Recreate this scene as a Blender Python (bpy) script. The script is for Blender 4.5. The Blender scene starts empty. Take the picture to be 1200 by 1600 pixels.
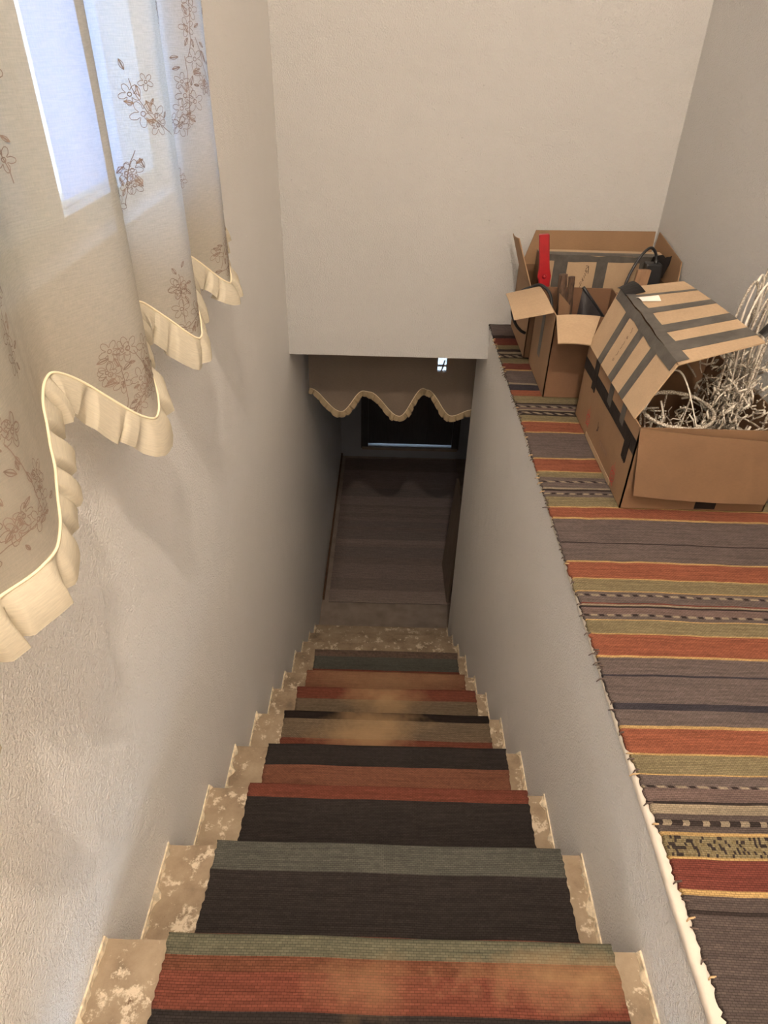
import bpy, math, random
import numpy as np
from mathutils import Vector, Matrix, noise as mnoise

# ------------------------------------------------------------------ scene, camera, light
scene = bpy.context.scene
COL = scene.collection
R = math.radians

# World frame: x right, y down the staircase, z up; z = 0 is the height of the camera.
CAM = Vector((0.4606, 0.0, 0.0))
PITCH, YAW, ROLL = R(35.41), R(-0.03), R(1.534)
F_PX = 1059.4
cam_data = bpy.data.cameras.new('camera')
cam = bpy.data.objects.new('camera', cam_data)
COL.objects.link(cam)
fw = Vector((math.sin(YAW)*math.cos(PITCH), math.cos(YAW)*math.cos(PITCH), -math.sin(PITCH)))
rt = Vector((math.cos(YAW), -math.sin(YAW), 0)); up = rt.cross(fw)
rt2 = rt*math.cos(ROLL) + up*math.sin(ROLL); up2 = up*math.cos(ROLL) - rt*math.sin(ROLL)
M = Matrix((rt2, up2, -fw)).transposed().to_4x4(); M.translation = CAM
cam.matrix_world = M
cam_data.sensor_fit = 'VERTICAL'; cam_data.sensor_height = 32.0; cam_data.lens = F_PX*32.0/1600.0
cam_data.clip_start = 0.02; cam_data.clip_end = 100
scene.camera = cam

world = bpy.data.worlds.new('world'); scene.world = world; world.use_nodes = True
bg = world.node_tree.nodes['Background']
bg.inputs['Color'].default_value = (0.62, 0.81, 1.0, 1); bg.inputs['Strength'].default_value = 6.5   # overcast daylight

LAMP = Vector((0.60, -0.40, 1.82)); LAMP_STRENGTH = 2150.0; LAMP_COLOR = (1.0, 0.845, 0.69)
FILL_GLOBE = Vector((0.50, -1.50, 1.25)); FILL_STRENGTH = 85.0      # added fill light, unseen behind the camera, to brighten the stairwell
vs = scene.view_settings
vs.view_transform = 'Standard'; vs.look = 'None'; vs.exposure = 0.2; vs.gamma = 1.0; vs.use_curve_mapping = False

rng = random.Random(7)

# ------------------------------------------------------------------ helpers
def lin(c):
    c = [v/255.0 for v in c]
    return tuple((v/12.92 if v <= 0.04045 else ((v+0.055)/1.055)**2.4) for v in c)

def tag(o, label=None, cat=None, group=None, kind=None):
    if label: o['label'] = label
    if cat: o['category'] = cat
    if group: o['group'] = group
    if kind: o['kind'] = kind
    return o

def empty(name, loc=(0, 0, 0)):
    o = bpy.data.objects.new(name, None); o.location = loc; o.empty_display_size = 0.05
    COL.objects.link(o); return o

class MB:
    def __init__(s): s.v = []; s.f = []; s.c = []; s.uv = []
    def add(s, verts, faces):
        b = len(s.v); s.v += [tuple(p) for p in verts]; s.f += [tuple(i+b for i in f) for f in faces]; return s
    def box(s, a, b):
        x0, y0, z0 = a; x1, y1, z1 = b
        return s.add([(x0,y0,z0),(x1,y0,z0),(x1,y1,z0),(x0,y1,z0),(x0,y0,z1),(x1,y0,z1),(x1,y1,z1),(x0,y1,z1)],
                     [(0,3,2,1),(4,5,6,7),(0,1,5,4),(1,2,6,5),(2,3,7,6),(3,0,4,7)])
    def obox(s, o, ax, ay, az):
        """box from a corner and three edge vectors"""
        o, ax, ay, az = map(Vector, (o, ax, ay, az))
        P = [o, o+ax, o+ax+ay, o+ay]; P += [p+az for p in P]
        return s.add(P, [(0,3,2,1),(4,5,6,7),(0,1,5,4),(1,2,6,5),(2,3,7,6),(3,0,4,7)])
    def tube(s, pts, r, n=6, closed=False, cap=True, flat=1.0):
        pts = [Vector(p) for p in pts]; N = len(pts)
        rf = r if callable(r) else (lambda t: r)
        ref = None; rings = []
        for i, p in enumerate(pts):
            a = pts[(i-1) % N] if (closed or i > 0) else pts[0]
            b = pts[(i+1) % N] if (closed or i < N-1) else pts[-1]
            t = (b-a); t = t.normalized() if t.length > 1e-9 else Vector((0, 0, 1))
            if ref is None:
                ref = t.orthogonal().normalized()
            ref = (ref - t*ref.dot(t)); ref = ref.normalized() if ref.length > 1e-6 else t.orthogonal().normalized()
            bn = t.cross(ref); rr = rf(i/max(1, N-1))
            rings.append([p + (ref*math.cos(2*math.pi*k/n) + bn*math.sin(2*math.pi*k/n)*flat)*rr for k in range(n)])
        V = [q for ring in rings for q in ring]; Fc = []
        for i in range(N if closed else N-1):
            j = (i+1) % N
            for k in range(n):
                k2 = (k+1) % n
                Fc.append((i*n+k, i*n+k2, j*n+k2, j*n+k))
        if cap and not closed:
            Fc.append(tuple(range(n))[::-1]); Fc.append(tuple((N-1)*n+k for k in range(n)))
        return s.add(V, Fc)
    def ribbon(s, pts, nrm, w):
        """flat line of width w on a surface with normal nrm (vector or list)"""
        pts = [Vector(p) for p in pts]; N = len(pts); V = []
        for i, p in enumerate(pts):
            t = pts[min(i+1, N-1)] - pts[max(i-1, 0)]
            n = Vector(nrm[i] if isinstance(nrm, list) else nrm)
            d = t.cross(n); d = d.normalized() if d.length > 1e-9 else Vector((0, 0, 1))
            V += [p+d*w*.5, p-d*w*.5]
        return s.add(V, [(2*i, 2*i+1, 2*i+3, 2*i+2) for i in range(N-1)])
    def build(s, name, mat, parent=None, smooth=False, loc=None):
        me = bpy.data.meshes.new(name)
        off = Vector(loc) if loc is not None else Vector((0, 0, 0))
        me.from_pydata([tuple(Vector(p)-off) for p in s.v], [], s.f); me.update()
        if s.c:
            ca = me.color_attributes.new('Col', 'FLOAT_COLOR', 'CORNER')
            buf = []
            for pi, poly in enumerate(me.polygons):
                buf += list(s.c[pi])*poly.loop_total
            ca.data.foreach_set('color', buf)
        if s.uv:
            ul = me.uv_layers.new(name='UVMap'); buf = []
            for poly in me.polygons:
                for li in poly.loop_indices:
                    buf += list(s.uv[me.loops[li].vertex_index])
            ul.data.foreach_set('uv', buf)
        if smooth: me.polygons.foreach_set('use_smooth', [True]*len(me.polygons))
        mats = mat if isinstance(mat, (list, tuple)) else [mat]
        for m in mats: me.materials.append(m)
        o = bpy.data.objects.new(name, me); COL.objects.link(o)
        o.location = off
        if parent is not None:
            o.parent = parent
            o.location = off - Vector(parent['_w']) if '_w' in parent else off
        return o

def part(mb, name, mat, parent, smooth=False):
    """child mesh given in world coordinates; its parent's origin is subtracted"""
    w = world_loc(parent)
    me_o = mb.build(name, mat, None, smooth)
    me = me_o.data
    me.transform(Matrix.Translation(-w)); me_o.parent = parent
    return me_o

def world_loc(o):
    w = Vector((0, 0, 0))
    while o is not None:
        w += o.location; o = o.parent
    return w

# ------------------------------------------------------------------ materials
def new_mat(name):
    m = bpy.data.materials.new(name); m.use_nodes = True
    nt = m.node_tree; b = nt.nodes['Principled BSDF']
    return m, nt, b

def N(nt, t, **kw):
    n = nt.nodes.new(t)
    for k, v in kw.items(): setattr(n, k, v)
    return n

def texco(nt, scale=(1, 1, 1), kind='Object'):
    tc = N(nt, 'ShaderNodeTexCoord'); mp = N(nt, 'ShaderNodeMapping')
    mp.inputs['Scale'].default_value = scale
    nt.links.new(tc.outputs[kind], mp.inputs['Vector']); return mp.outputs[0]

def noise_tex(nt, vec, scale, detail=3.0, rough=0.5):
    n = N(nt, 'ShaderNodeTexNoise'); n.inputs['Scale'].default_value = scale
    n.inputs['Detail'].default_value = detail; n.inputs['Roughness'].default_value = rough
    nt.links.new(vec, n.inputs['Vector']); return n.outputs['Fac']

def ramp(nt, fac, stops, interp='LINEAR'):
    r = N(nt, 'ShaderNodeValToRGB'); cr = r.color_ramp; cr.interpolation = interp
    while len(cr.elements) < len(stops): cr.elements.new(0.5)
    for e, (p, c) in zip(cr.elements, stops):
        e.position = p; e.color = (*c, 1) if len(c) == 3 else c
    nt.links.new(fac, r.inputs['Fac']); return r.outputs['Color']

def mixc(nt, fac, a, b, mode='MIX'):
    m = N(nt, 'ShaderNodeMix', data_type='RGBA', blend_type=mode)
    for sock, v in ((m.inputs[0], fac), (m.inputs[6], a), (m.inputs[7], b)):
        if isinstance(v, (int, float)): sock.default_value = v
        elif isinstance(v, tuple): sock.default_value = (*v[:3], 1)
        else: nt.links.new(v, sock)
    return m.outputs[2]

def bump(nt, b, height, strength=0.3, dist=0.01):
    n = N(nt, 'ShaderNodeBump'); n.inputs['Strength'].default_value = strength; n.inputs['Distance'].default_value = dist
    nt.links.new(height, n.inputs['Height']); nt.links.new(n.outputs[0], b.inputs['Normal'])

def plain(name, rgb, rough=0.6, metal=0.0, var=0.12, scale=30, bmp=0.0, bscale=200, stretch=(1, 1, 1), coat=0):
    m, nt, b = new_mat(name); c = lin(rgb)
    v = texco(nt, stretch)
    f = noise_tex(nt, v, scale)
    col = ramp(nt, f, [(0.3, tuple(x*(1-var) for x in c)), (0.7, tuple(min(1, x*(1+var)) for x in c))])
    nt.links.new(col, b.inputs['Base Color'])
    b.inputs['Roughness'].default_value = rough; b.inputs['Metallic'].default_value = metal
    if bmp: bump(nt, b, noise_tex(nt, v, bscale, 2), bmp, 0.002)
    return m

def plaster(name, rgb):
    m, nt, b = new_mat(name); v = texco(nt)
    c = lin(rgb)
    big = noise_tex(nt, v, 2.2, 4)
    col = ramp(nt, big, [(0.3, tuple(x*.97 for x in c)), (0.7, c)])
    spots = noise_tex(nt, v, 55, 2)
    sp = ramp(nt, spots, [(0.74, (0, 0, 0)), (0.80, (1, 1, 1))])
    col = mixc(nt, sp, col, tuple(x*.8 for x in c))
    nt.links.new(col, b.inputs['Base Color'])
    b.inputs['Roughness'].default_value = 0.62; b.inputs['Specular IOR Level'].default_value = 0.35
    a = N(nt, 'ShaderNodeMath', operation='ADD')
    f1 = noise_tex(nt, v, 190, 3, 0.6); f2 = noise_tex(nt, v, 14, 3)
    mu = N(nt, 'ShaderNodeMath', operation='MULTIPLY'); nt.links.new(f2, mu.inputs[0]); mu.inputs[1].default_value = 1.3
    nt.links.new(f1, a.inputs[0]); nt.links.new(mu.outputs[0], a.inputs[1])
    bump(nt, b, a.outputs[0], 1.0, 0.007)
    return m

M_WALL = plaster('white_plaster', (250, 247, 243))
M_BACKWALL = plaster('white_plaster_darkened', (213, 211, 208))  # white plaster darkened to offset the strong lamp light on these walls
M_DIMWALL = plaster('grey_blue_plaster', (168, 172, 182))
M_CEIL = plaster('ceiling_plaster', (235, 232, 226))
M_EDGE = plain('chipped_plaster', (222, 206, 178), 0.8, var=.35, scale=70, bmp=.5)
M_WHITEPAINT = plain('white_paint', (214, 205, 192), 0.5, var=.06, bmp=.2)

def concrete():
    m, nt, b = new_mat('worn_concrete'); v = texco(nt)
    base = ramp(nt, noise_tex(nt, v, 9, 6, 0.65), [(0.28, lin((112, 95, 77))), (0.46, lin((146, 127, 104))), (0.72, lin((172, 154, 130)))])
    pa = ramp(nt, noise_tex(nt, v, 22, 5, 0.7), [(0.565, (0, 0, 0)), (0.63, (1, 1, 1))])
    col = mixc(nt, pa, base, lin((208, 192, 168)))
    rust = ramp(nt, noise_tex(nt, texco(nt, (1.3, 1, 1)), 31, 4, 0.7), [(0.69, (0, 0, 0)), (0.75, (1, 1, 1))])
    col = mixc(nt, rust, col, lin((96, 68, 44)))
    nt.links.new(col, b.inputs['Base Color']); b.inputs['Roughness'].default_value = 0.8
    bump(nt, b, noise_tex(nt, v, 60, 5, 0.65), 0.4, 0.004)
    return m
M_CONC = concrete()

def woven(name, bw=0.0075, bh=0.0034, dark=0.62, stains=None):
    """weft-faced rag weave: colour attribute times a brick-bond of threads (UV in metres)"""
    m, nt, b = new_mat(name)
    at = N(nt, 'ShaderNodeVertexColor', layer_name='Col')
    uv = texco(nt, kind='UV')
    br = N(nt, 'ShaderNodeTexBrick'); br.offset = 0.5; br.squash = 1.0
    nt.links.new(uv, br.inputs['Vector'])
    br.inputs['Color1'].default_value = (1, 1, 1, 1); br.inputs['Color2'].default_value = (0.78, 0.78, 0.78, 1)
    br.inputs['Mortar'].default_value = (dark*.6, dark*.6, dark*.6, 1)
    br.inputs['Scale'].default_value = 1.0; br.inputs['Mortar Size'].default_value = 0.0006; br.inputs['Mortar Smooth'].default_value = 0.9
    br.inputs['Brick Width'].default_value = bw; br.inputs['Row Height'].default_value = bh
    col = mixc(nt, 1.0, at.outputs['Color'], br.outputs['Color'], 'MULTIPLY')
    streak = ramp(nt, noise_tex(nt, texco(nt, (7, 160, 1), 'UV'), 1.0, 3, .6), [(0.3, (0.72, 0.72, 0.72)), (0.7, (1.12, 1.1, 1.08))])
    col = mixc(nt, 1.0, col, streak, 'MULTIPLY')
    if stains:
        for (cx, cy, rx, ry, amt, sc) in stains:      # faded bleach marks, fixed to the cloth
            mp = N(nt, 'ShaderNodeMapping'); tc = N(nt, 'ShaderNodeTexCoord')
            nt.links.new(tc.outputs['UV'], mp.inputs['Vector'])
            mp.inputs['Location'].default_value = (-cx/rx, -cy/ry, 0); mp.inputs['Scale'].default_value = (1/rx, 1/ry, 1)
            ln = N(nt, 'ShaderNodeVectorMath', operation='LENGTH'); nt.links.new(mp.outputs[0], ln.inputs[0])
            ad = N(nt, 'ShaderNodeMath', operation='MULTIPLY_ADD')
            nt.links.new(noise_tex(nt, uv, sc, 3, .6), ad.inputs[0]); ad.inputs[1].default_value = 1.5
            nt.links.new(ln.outputs['Value'], ad.inputs[2])
            k2 = N(nt, 'ShaderNodeMapRange'); nt.links.new(ad.outputs[0], k2.inputs['Value'])
            k2.inputs['From Min'].default_value = 0.75; k2.inputs['From Max'].default_value = 1.9
            k2.inputs['To Min'].default_value = amt; k2.inputs['To Max'].default_value = 0.0
            col = mixc(nt, k2.outputs[0], col, lin((160, 130, 96)))
    nt.links.new(col, b.inputs['Base Color']); b.inputs['Roughness'].default_value = 0.95
    b.inputs['Specular IOR Level'].default_value = 0.1
    bump(nt, b, br.outputs['Fac'], -0.5, 0.002)
    return m

def cardboard(name, rgb):
    m, nt, b = new_mat(name); c = lin(rgb)
    v = texco(nt)
    col = ramp(nt, noise_tex(nt, v, 6, 5, .6), [(0.3, tuple(x*.86 for x in c)), (0.7, tuple(x*1.06 for x in c))])
    fib = ramp(nt, noise_tex(nt, texco(nt, (1, 1, 6)), 120, 2), [(0.3, (.93,)*3), (0.7, (1.04,)*3)])
    col = mixc(nt, 1.0, col, fib, 'MULTIPLY')
    nt.links.new(col, b.inputs['Base Color']); b.inputs['Roughness'].default_value = 0.75
    bump(nt, b, noise_tex(nt, v, 40, 3), 0.12, 0.003)
    return m
M_CARD = cardboard('kraft_cardboard', (124, 94, 68))
M_CARD_PALE = cardboard('pale_cardboard', (186, 159, 128))
M_CARD_MID = cardboard('mid_cardboard', (150, 118, 87))
M_CARD_DARK = cardboard('brown_cardboard', (122, 90, 66))

def tape_mat(name, rgb):
    m, nt, b = new_mat(name); c = lin(rgb); v = texco(nt)
    col = ramp(nt, noise_tex(nt, v, 24, 4, .6), [(0.3, tuple(x*.8 for x in c)), (0.72, tuple(x*1.35 for x in c))])
    nt.links.new(col, b.inputs['Base Color']); b.inputs['Roughness'].default_value = 0.5; b.inputs['Specular IOR Level'].default_value = 0.3
    bump(nt, b, noise_tex(nt, v, 45, 3), 0.35, 0.003)
    return m
M_TAPE = tape_mat('dark_duct_tape', (86, 82, 77))
M_TAPE_BLK = tape_mat('black_tape', (26, 23, 23))
M_INK = plain('pen_ink', (70, 50, 40), 0.8)
M_REDINK = plain('red_print', (186, 72, 66), 0.8, var=.25, scale=80)
M_GREYINK = plain('grey_print', (140, 112, 92), 0.8, var=.2, scale=80)
M_BLACK = plain('black_plastic', (34, 34, 36), 0.4, var=.2)
M_RED = plain('red_plastic', (164, 34, 40), 0.3, var=.12)
M_BARK = plain('rough_brown_wood', (84, 64, 50), 0.85, var=.45, scale=60, bmp=.7, bscale=90, stretch=(3, 3, .5))
M_DARKCLOTH = plain('black_nylon', (38, 34, 36), 0.5, var=.3, bmp=.3)
M_PINK = plain('pink_paper', (205, 150, 130), 0.8)

def wire_mat():
    m, nt, b = new_mat('silver_beaded_wire'); v = texco(nt)
    vo = N(nt, 'ShaderNodeTexVoronoi'); vo.inputs['Scale'].default_value = 260; nt.links.new(v, vo.inputs['Vector'])
    col = ramp(nt, vo.outputs['Distance'], [(0.1, lin((232, 226, 214))), (0.6, lin((172, 160, 144)))])
    nt.links.new(col, b.inputs['Base Color'])
    b.inputs['Metallic'].default_value = 0.0; b.inputs['Roughness'].default_value = 0.22
    bump(nt, b, vo.outputs['Distance'], 0.8, 0.003)
    return m
M_WIRE = wire_mat()
M_WIRE_CLEAR = plain('clear_cord', (226, 218, 204), 0.25, var=.15, scale=120)

def sheer(name, rgb, trans, transl, warp=True):
    """thin curtain cloth: lets some light straight through, scatters some, woven slub"""
    m, nt, b = new_mat(name); nt.nodes.remove(b)
    out = nt.nodes['Material Output']; c = lin(rgb)
    sl = noise_tex(nt, texco(nt, (10, 90, 1), 'UV'), 6.0, 4, .65)
    thread = noise_tex(nt, texco(nt, (300, 40, 1), 'UV'), 3.0, 2)
    col = ramp(nt, sl, [(0.3, tuple(x*.86 for x in c)), (0.7, tuple(min(1, x*1.05) for x in c))])
    d = N(nt, 'ShaderNodeBsdfDiffuse'); t = N(nt, 'ShaderNodeBsdfTranslucent'); tr = N(nt, 'ShaderNodeBsdfTransparent')
    nt.links.new(col, d.inputs[0]); nt.links.new(col, t.inputs[0])
    m1 = N(nt, 'ShaderNodeMixShader'); m1.inputs[0].default_value = transl
    nt.links.new(d.outputs[0], m1.inputs[1]); nt.links.new(t.outputs[0], m1.inputs[2])
    m2 = N(nt, 'ShaderNodeMixShader')
    mr = N(nt, 'ShaderNodeMapRange'); nt.links.new(thread, mr.inputs['Value'])
    mr.inputs['From Min'].default_value = 0.3; mr.inputs['From Max'].default_value = 0.7
    mr.inputs['To Min'].default_value = trans*1.25; mr.inputs['To Max'].default_value = trans*.75
    nt.links.new(mr.outputs[0], m2.inputs[0])
    nt.links.new(m1.outputs[0], m2.inputs[1]); nt.links.new(tr.outputs[0], m2.inputs[2])
    nt.links.new(m2.outputs[0], out.inputs['Surface'])
    return m
M_SHEER = sheer('sheer_cream_cloth', (206, 198, 182), 0.19, 0.48)
M_SHEER_LOW = sheer('sheer_cream_cloth_shaded', (176, 158, 142), 0.22, 0.35)  # same cream cloth, shade under the lintel put into its colour
M_RUFFLE = sheer('ruffle_cloth', (222, 212, 190), 0.04, 0.3)
M_RUFFLE_LOW = sheer('ruffle_cloth_shaded', (196, 174, 142), 0.05, 0.3)  # same ruffle cloth, darkened for the lintel's shade
M_PIPING = plain('cream_piping', (240, 226, 194), 0.8, var=.05)
M_EMB = plain('brown_embroidery', (138, 118, 104), 0.9, var=.2, scale=60)
M_BLIND_PALE = sheer('pale_blue_blind', (158, 184, 228), 0.03, 0.84)
M_BLIND_DARK = sheer('taupe_woven_blind', (104, 102, 98), 0.01, 0.40)

def glass():
    m, nt, b = new_mat('window_glass'); nt.nodes.remove(b)
    out = nt.nodes['Material Output']
    tr = N(nt, 'ShaderNodeBsdfTransparent'); gl = N(nt, 'ShaderNodeBsdfGlossy'); gl.inputs['Roughness'].default_value = 0.02
    mx = N(nt, 'ShaderNodeMixShader'); mx.inputs[0].default_value = 0.06
    nt.links.new(tr.outputs[0], mx.inputs[1]); nt.links.new(gl.outputs[0], mx.inputs[2]); nt.links.new(mx.outputs[0], out.inputs['Surface'])
    return m
M_GLASS = glass()
M_PVC = plain('white_window_frame', (226, 234, 228), 0.35, var=.03)
M_DOOR = plain('dark_painted_door', (74, 72, 76), 0.45, var=.15, scale=12, stretch=(6, 6, .6))
M_LOWFLOOR = plain('grey_concrete_floor', (150, 136, 124), 0.35, var=.2, scale=10, bmp=.2)
M_BOARD = plain('grey_wood_board', (128, 114, 100), 0.7, var=.2, scale=9, stretch=(4, 4, .6))
M_SKIRT = plain('dark_wood_strip', (96, 66, 46), 0.6, var=.2)

# ------------------------------------------------------------------ the setting
W = 0.92                      # stair width
LEDGE = -1.075                # upper floor level
LOWZ = -3.59                  # lower floor level
BACK = 2.99                   # wall above the opening
LINTEL = -1.238
RX = 1.565                    # right wall of the upper room
FAR = 6.03
CEIL = 2.05
REAR = -2.2
# stairs: nosing y and tread z, from the top one in view to the bottom
SY = [0.522, 0.799, 1.077, 1.343, 1.639, 1.939, 2.222, 2.546, 2.826, 3.107, 3.385]
SZ = [-1.285, -1.491, -1.705, -1.894, -2.107, -2.325, -2.543, -2.751, -2.962, -3.173, -3.380]

def struct(mb, name, mat, **kw):
    o = mb.build(name, mat, **kw); o['kind'] = 'structure'; return o

WY0, WY1, WZ0, WZ1 = 0.20, 1.64, -0.285, 1.15     # window opening in the left wall
T = 0.22
wl = MB()
wl.box((-T, REAR-.1, LOWZ-.1), (0, FAR+.1, WZ0)); wl.box((-T, REAR-.1, WZ1), (0, FAR+.1, CEIL+.1))
wl.box((-T, REAR-.1, WZ0), (0, WY0, WZ1)); wl.box((-T, WY1, WZ0), (0, FAR+.1, WZ1))
struct(wl, 'wall_left', M_WALL)
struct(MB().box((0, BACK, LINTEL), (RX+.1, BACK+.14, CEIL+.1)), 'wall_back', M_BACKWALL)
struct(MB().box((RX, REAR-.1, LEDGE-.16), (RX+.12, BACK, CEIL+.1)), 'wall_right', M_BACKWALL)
struct(MB().box((0, REAR-.12, LEDGE-.16), (RX, REAR, CEIL+.1)), 'wall_rear', M_WALL)
struct(MB().box((0, REAR, CEIL), (RX, BACK, CEIL+.1)), 'ceiling', M_CEIL)
# wall between the stairs and the ledge, with a slightly uneven painted lip along its top
ws = MB().box((W, 0.245, LOWZ), (W+.13, 3.345, LEDGE-.002))
struct(ws, 'wall_stair', M_WALL)
lip = MB(); n = 90
for i in range(n+1):
    y = 0.25 + (BACK-0.26)*i/n
    j = 0.004*mnoise.noise((y*9, 0, 3)); k = 0.003*mnoise.noise((y*22, 5, 3))
    lip.v += [(W-.002+j*.5, y, LEDGE-.014+k), (W-.0025+j*.5+k*.5, y, LEDGE-.003), (W+.002+j, y, LEDGE+.0004), (W+.05, y, LEDGE+.0008)]
for i in range(n):
    for k in range(3): lip.f.append((4*i+k, 4*i+4+k, 4*i+5+k, 4*i+1+k))
struct(lip, 'trim_1', M_WHITEPAINT, smooth=True)
fl = MB().box((W+.003, REAR, LEDGE-.15), (RX, BACK, LEDGE-.0005)).box((0, REAR, LEDGE-.15), (W+.003, 0.245, LEDGE-.0005))
struct(fl, 'floor', M_CONC)
# lower room
LRX = 2.3
struct(MB().box((0, 3.0, LOWZ-.1), (LRX, FAR+.1, LOWZ)), 'floor_lower', M_LOWFLOOR)
struct(MB().box((0, BACK+.14, LINTEL), (LRX, FAR+.1, LINTEL+.12)), 'ceiling_lower', M_CEIL)
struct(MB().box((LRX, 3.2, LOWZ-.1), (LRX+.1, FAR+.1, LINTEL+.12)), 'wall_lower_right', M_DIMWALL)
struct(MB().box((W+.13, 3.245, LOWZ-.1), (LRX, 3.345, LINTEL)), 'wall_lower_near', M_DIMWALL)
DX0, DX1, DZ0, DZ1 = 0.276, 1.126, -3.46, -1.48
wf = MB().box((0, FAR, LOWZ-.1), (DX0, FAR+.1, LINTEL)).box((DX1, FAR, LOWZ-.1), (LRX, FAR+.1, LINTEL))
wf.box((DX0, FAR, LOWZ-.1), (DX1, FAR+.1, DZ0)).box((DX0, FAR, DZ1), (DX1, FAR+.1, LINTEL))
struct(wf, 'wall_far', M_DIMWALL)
# underside closing the stair flight
struct(MB().box((0, 0.1, LOWZ-.1), (W, 3.0, LOWZ)), 'floor_under_stairs', M_CONC)

# staircase: one slab per step, worn edge, ragged plaster along both walls
stairs = empty('stairs', (0.46, 0.245, LEDGE)); stairs['kind'] = 'structure'
YB = [0.245] + SY
for i, (y1, z) in enumerate(zip(SY, SZ)):
    y0 = YB[i] - .03; st = MB(); nx, ny = 26, 8
    pts = {}
    for a in range(nx+1):
        x = W*a/nx
        for b_ in range(ny+1):
            t = b_/ny; y = y0 + (y1-y0)*t
            w1 = mnoise.noise((x*8, y*8, i*3.1)); zz = z + 0.0012*w1 - (0.004 if b_ == ny else 0)
            if b_ == ny: y = y1 - 0.0015 + 0.003*mnoise.noise((x*14, i*5.7, 1)) - (0.006*max(0, mnoise.noise((x*5, i*2.3, 9))-.15))
            pts[a, b_] = len(st.v); st.v.append((x, y, zz))
        pts[a, ny+1] = len(st.v); st.v.append((x, y1-.004, z-.012))
        pts[a, ny+2] = len(st.v); st.v.append((x, y1-.008, z-.26))
        pts[a, ny+3] = len(st.v); st.v.append((x, y0, z-.26))
    for a in range(nx):
        for b_ in range(ny+3):
            st.f.append((pts[a, b_], pts[a+1, b_], pts[a+1, b_+1], pts[a, b_+1]))
        st.f.append((pts[a, ny+3], pts[a+1, ny+3], pts[a+1, 0], pts[a, 0]))
    st.f.append(tuple(pts[0, b_] for b_ in range(ny+4))); st.f.append(tuple(pts[nx, b_] for b_ in range(ny+4))[::-1])
    so = part(st, 'step', M_CONC, stairs)
    for side in (0, 1):
        pe = MB(); m_ = 26
        for k in range(m_+1):
            y = YB[i] + (y1-.004-YB[i])*k/m_
            wd = 0.003 + 0.022*max(0, mnoise.noise((y*30, side*7+i, 2))) + 0.010*max(0, mnoise.noise((y*95, side*3+i, 6)))
            if side == 0: pe.v += [(0.0, y, z+.012), (0.003, y, z+.011), (wd, y, z+.0025), (wd+.001, y, z-.001)]
            else: pe.v += [(W, y, z+.012), (W-.003, y, z+.011), (W-wd, y, z+.0025), (W-wd-.001, y, z-.001)]
        for k in range(m_):
            for q in range(3):
                f = (4*k+q, 4*k+q+1, 4*k+5+q, 4*k+4+q); pe.f.append(f if side else f[::-1])
        part(pe, 'plaster_edge', M_EDGE, so)

# ------------------------------------------------------------------ window in the left wall
win = empty('window_1', (-.1, (WY0+WY1)/2, WZ0)); win['kind'] = 'structure'
fr = MB()
fx0, fx1 = -.10, -.05
fr.box((fx0, WY0, WZ0), (fx1, WY1, WZ0+.035)); fr.box((fx0, WY0, WZ1-.05), (fx1, WY1, WZ1))
fr.box((fx0, WY0, WZ0+.035), (fx1, WY0+.05, WZ1-.05)); fr.box((fx0, WY1-.045, WZ0+.035), (fx1, WY1, WZ1-.05))
part(fr, 'window_frame', M_PVC, win)
part(MB().box((fx0-.002, 1.118, WZ0+.035), (fx1-.01, 1.142, WZ1-.05)), 'mullion', M_PVC, win)
part(MB().box((-.078, WY0+.05, WZ0+.035), (-.074, 1.118, WZ1-.05)), 'pane', M_GLASS, win)
part(MB().box((-.078, 1.142, WZ0+.035), (-.074, WY1-.045, WZ1-.05)), 'pane', M_GLASS, win)
part(MB().box((-.215, WY0-.01, WZ0-.012), (-.002, WY1+.01, WZ0-.001)), 'window_sill', M_PVC, win)
def blind(y0, y1, mat, name):
    b = MB(); nn = 40
    for i in range(nn+1):
        y = y0 + (y1-y0)*i/nn
        for z in (WZ0, WZ1): b.v.append((-.128 + .002*math.sin(i*.9), y, z)); b.uv.append((y, z))
    for i in range(nn): b.f.append((2*i, 2*i+1, 2*i+3, 2*i+2))
    return part(b, name, mat, win, True)
blind(WY0, 1.262, M_BLIND_DARK, 'blind')
blind(1.305, WY1, M_BLIND_PALE, 'blind')

# ------------------------------------------------------------------ door in the lower room
door = empty('door_1', (0.7, FAR, DZ0)); door['kind'] = 'structure'
PX0, PX1, PZ0, PZ1 = 0.930, 1.015, -2.65, -2.25
d = MB(); y0, y1 = FAR+.03, FAR+.07; zb = DZ0+.012
d.box((DX0, y0, zb), (PX0, y1, DZ1)); d.box((PX1, y0, zb), (DX1, y1, DZ1))
d.box((PX0, y0, zb), (PX1, y1, PZ0)); d.box((PX0, y0, PZ1), (PX1, y1, DZ1))
part(d, 'door_leaf', M_DOOR, door)
part(MB().box((PX0, FAR+.045, PZ0), (PX1, FAR+.05, PZ1)), 'pane', M_GLASS, door)
gb = MB(); gb.box((PX0, FAR+.04, -2.60), (PX1, FAR+.055, -2.585)).obox((0.96, FAR+.04, -2.66), (.012, 0, 0), (0, .012, 0), (.03, 0, .12))
part(gb, 'glazing_bar', M_DOOR, door)
part(MB().box((DX0-.07, FAR-.015, DZ0-.02), (DX0, FAR-.001, DZ1+.07)).box((DX1, FAR-.015, DZ0-.02), (DX1+.07, FAR-.001, DZ1+.07)).box((DX0, FAR-.015, DZ1), (DX1, FAR-.001, DZ1+.07)), 'door_frame', M_DOOR, door)
for xs in (0.56, 0.62, 0.86):
    part(MB().box((xs, y0-.006, -3.30), (xs+.012, y0, -2.7)), 'batten', M_DOOR, door)
part(MB().box((DX0-.06, FAR-.03, DZ0-.03), (DX1+.06, FAR-.0005, DZ0-.004)), 'threshold', M_LOWFLOOR, door)

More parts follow.
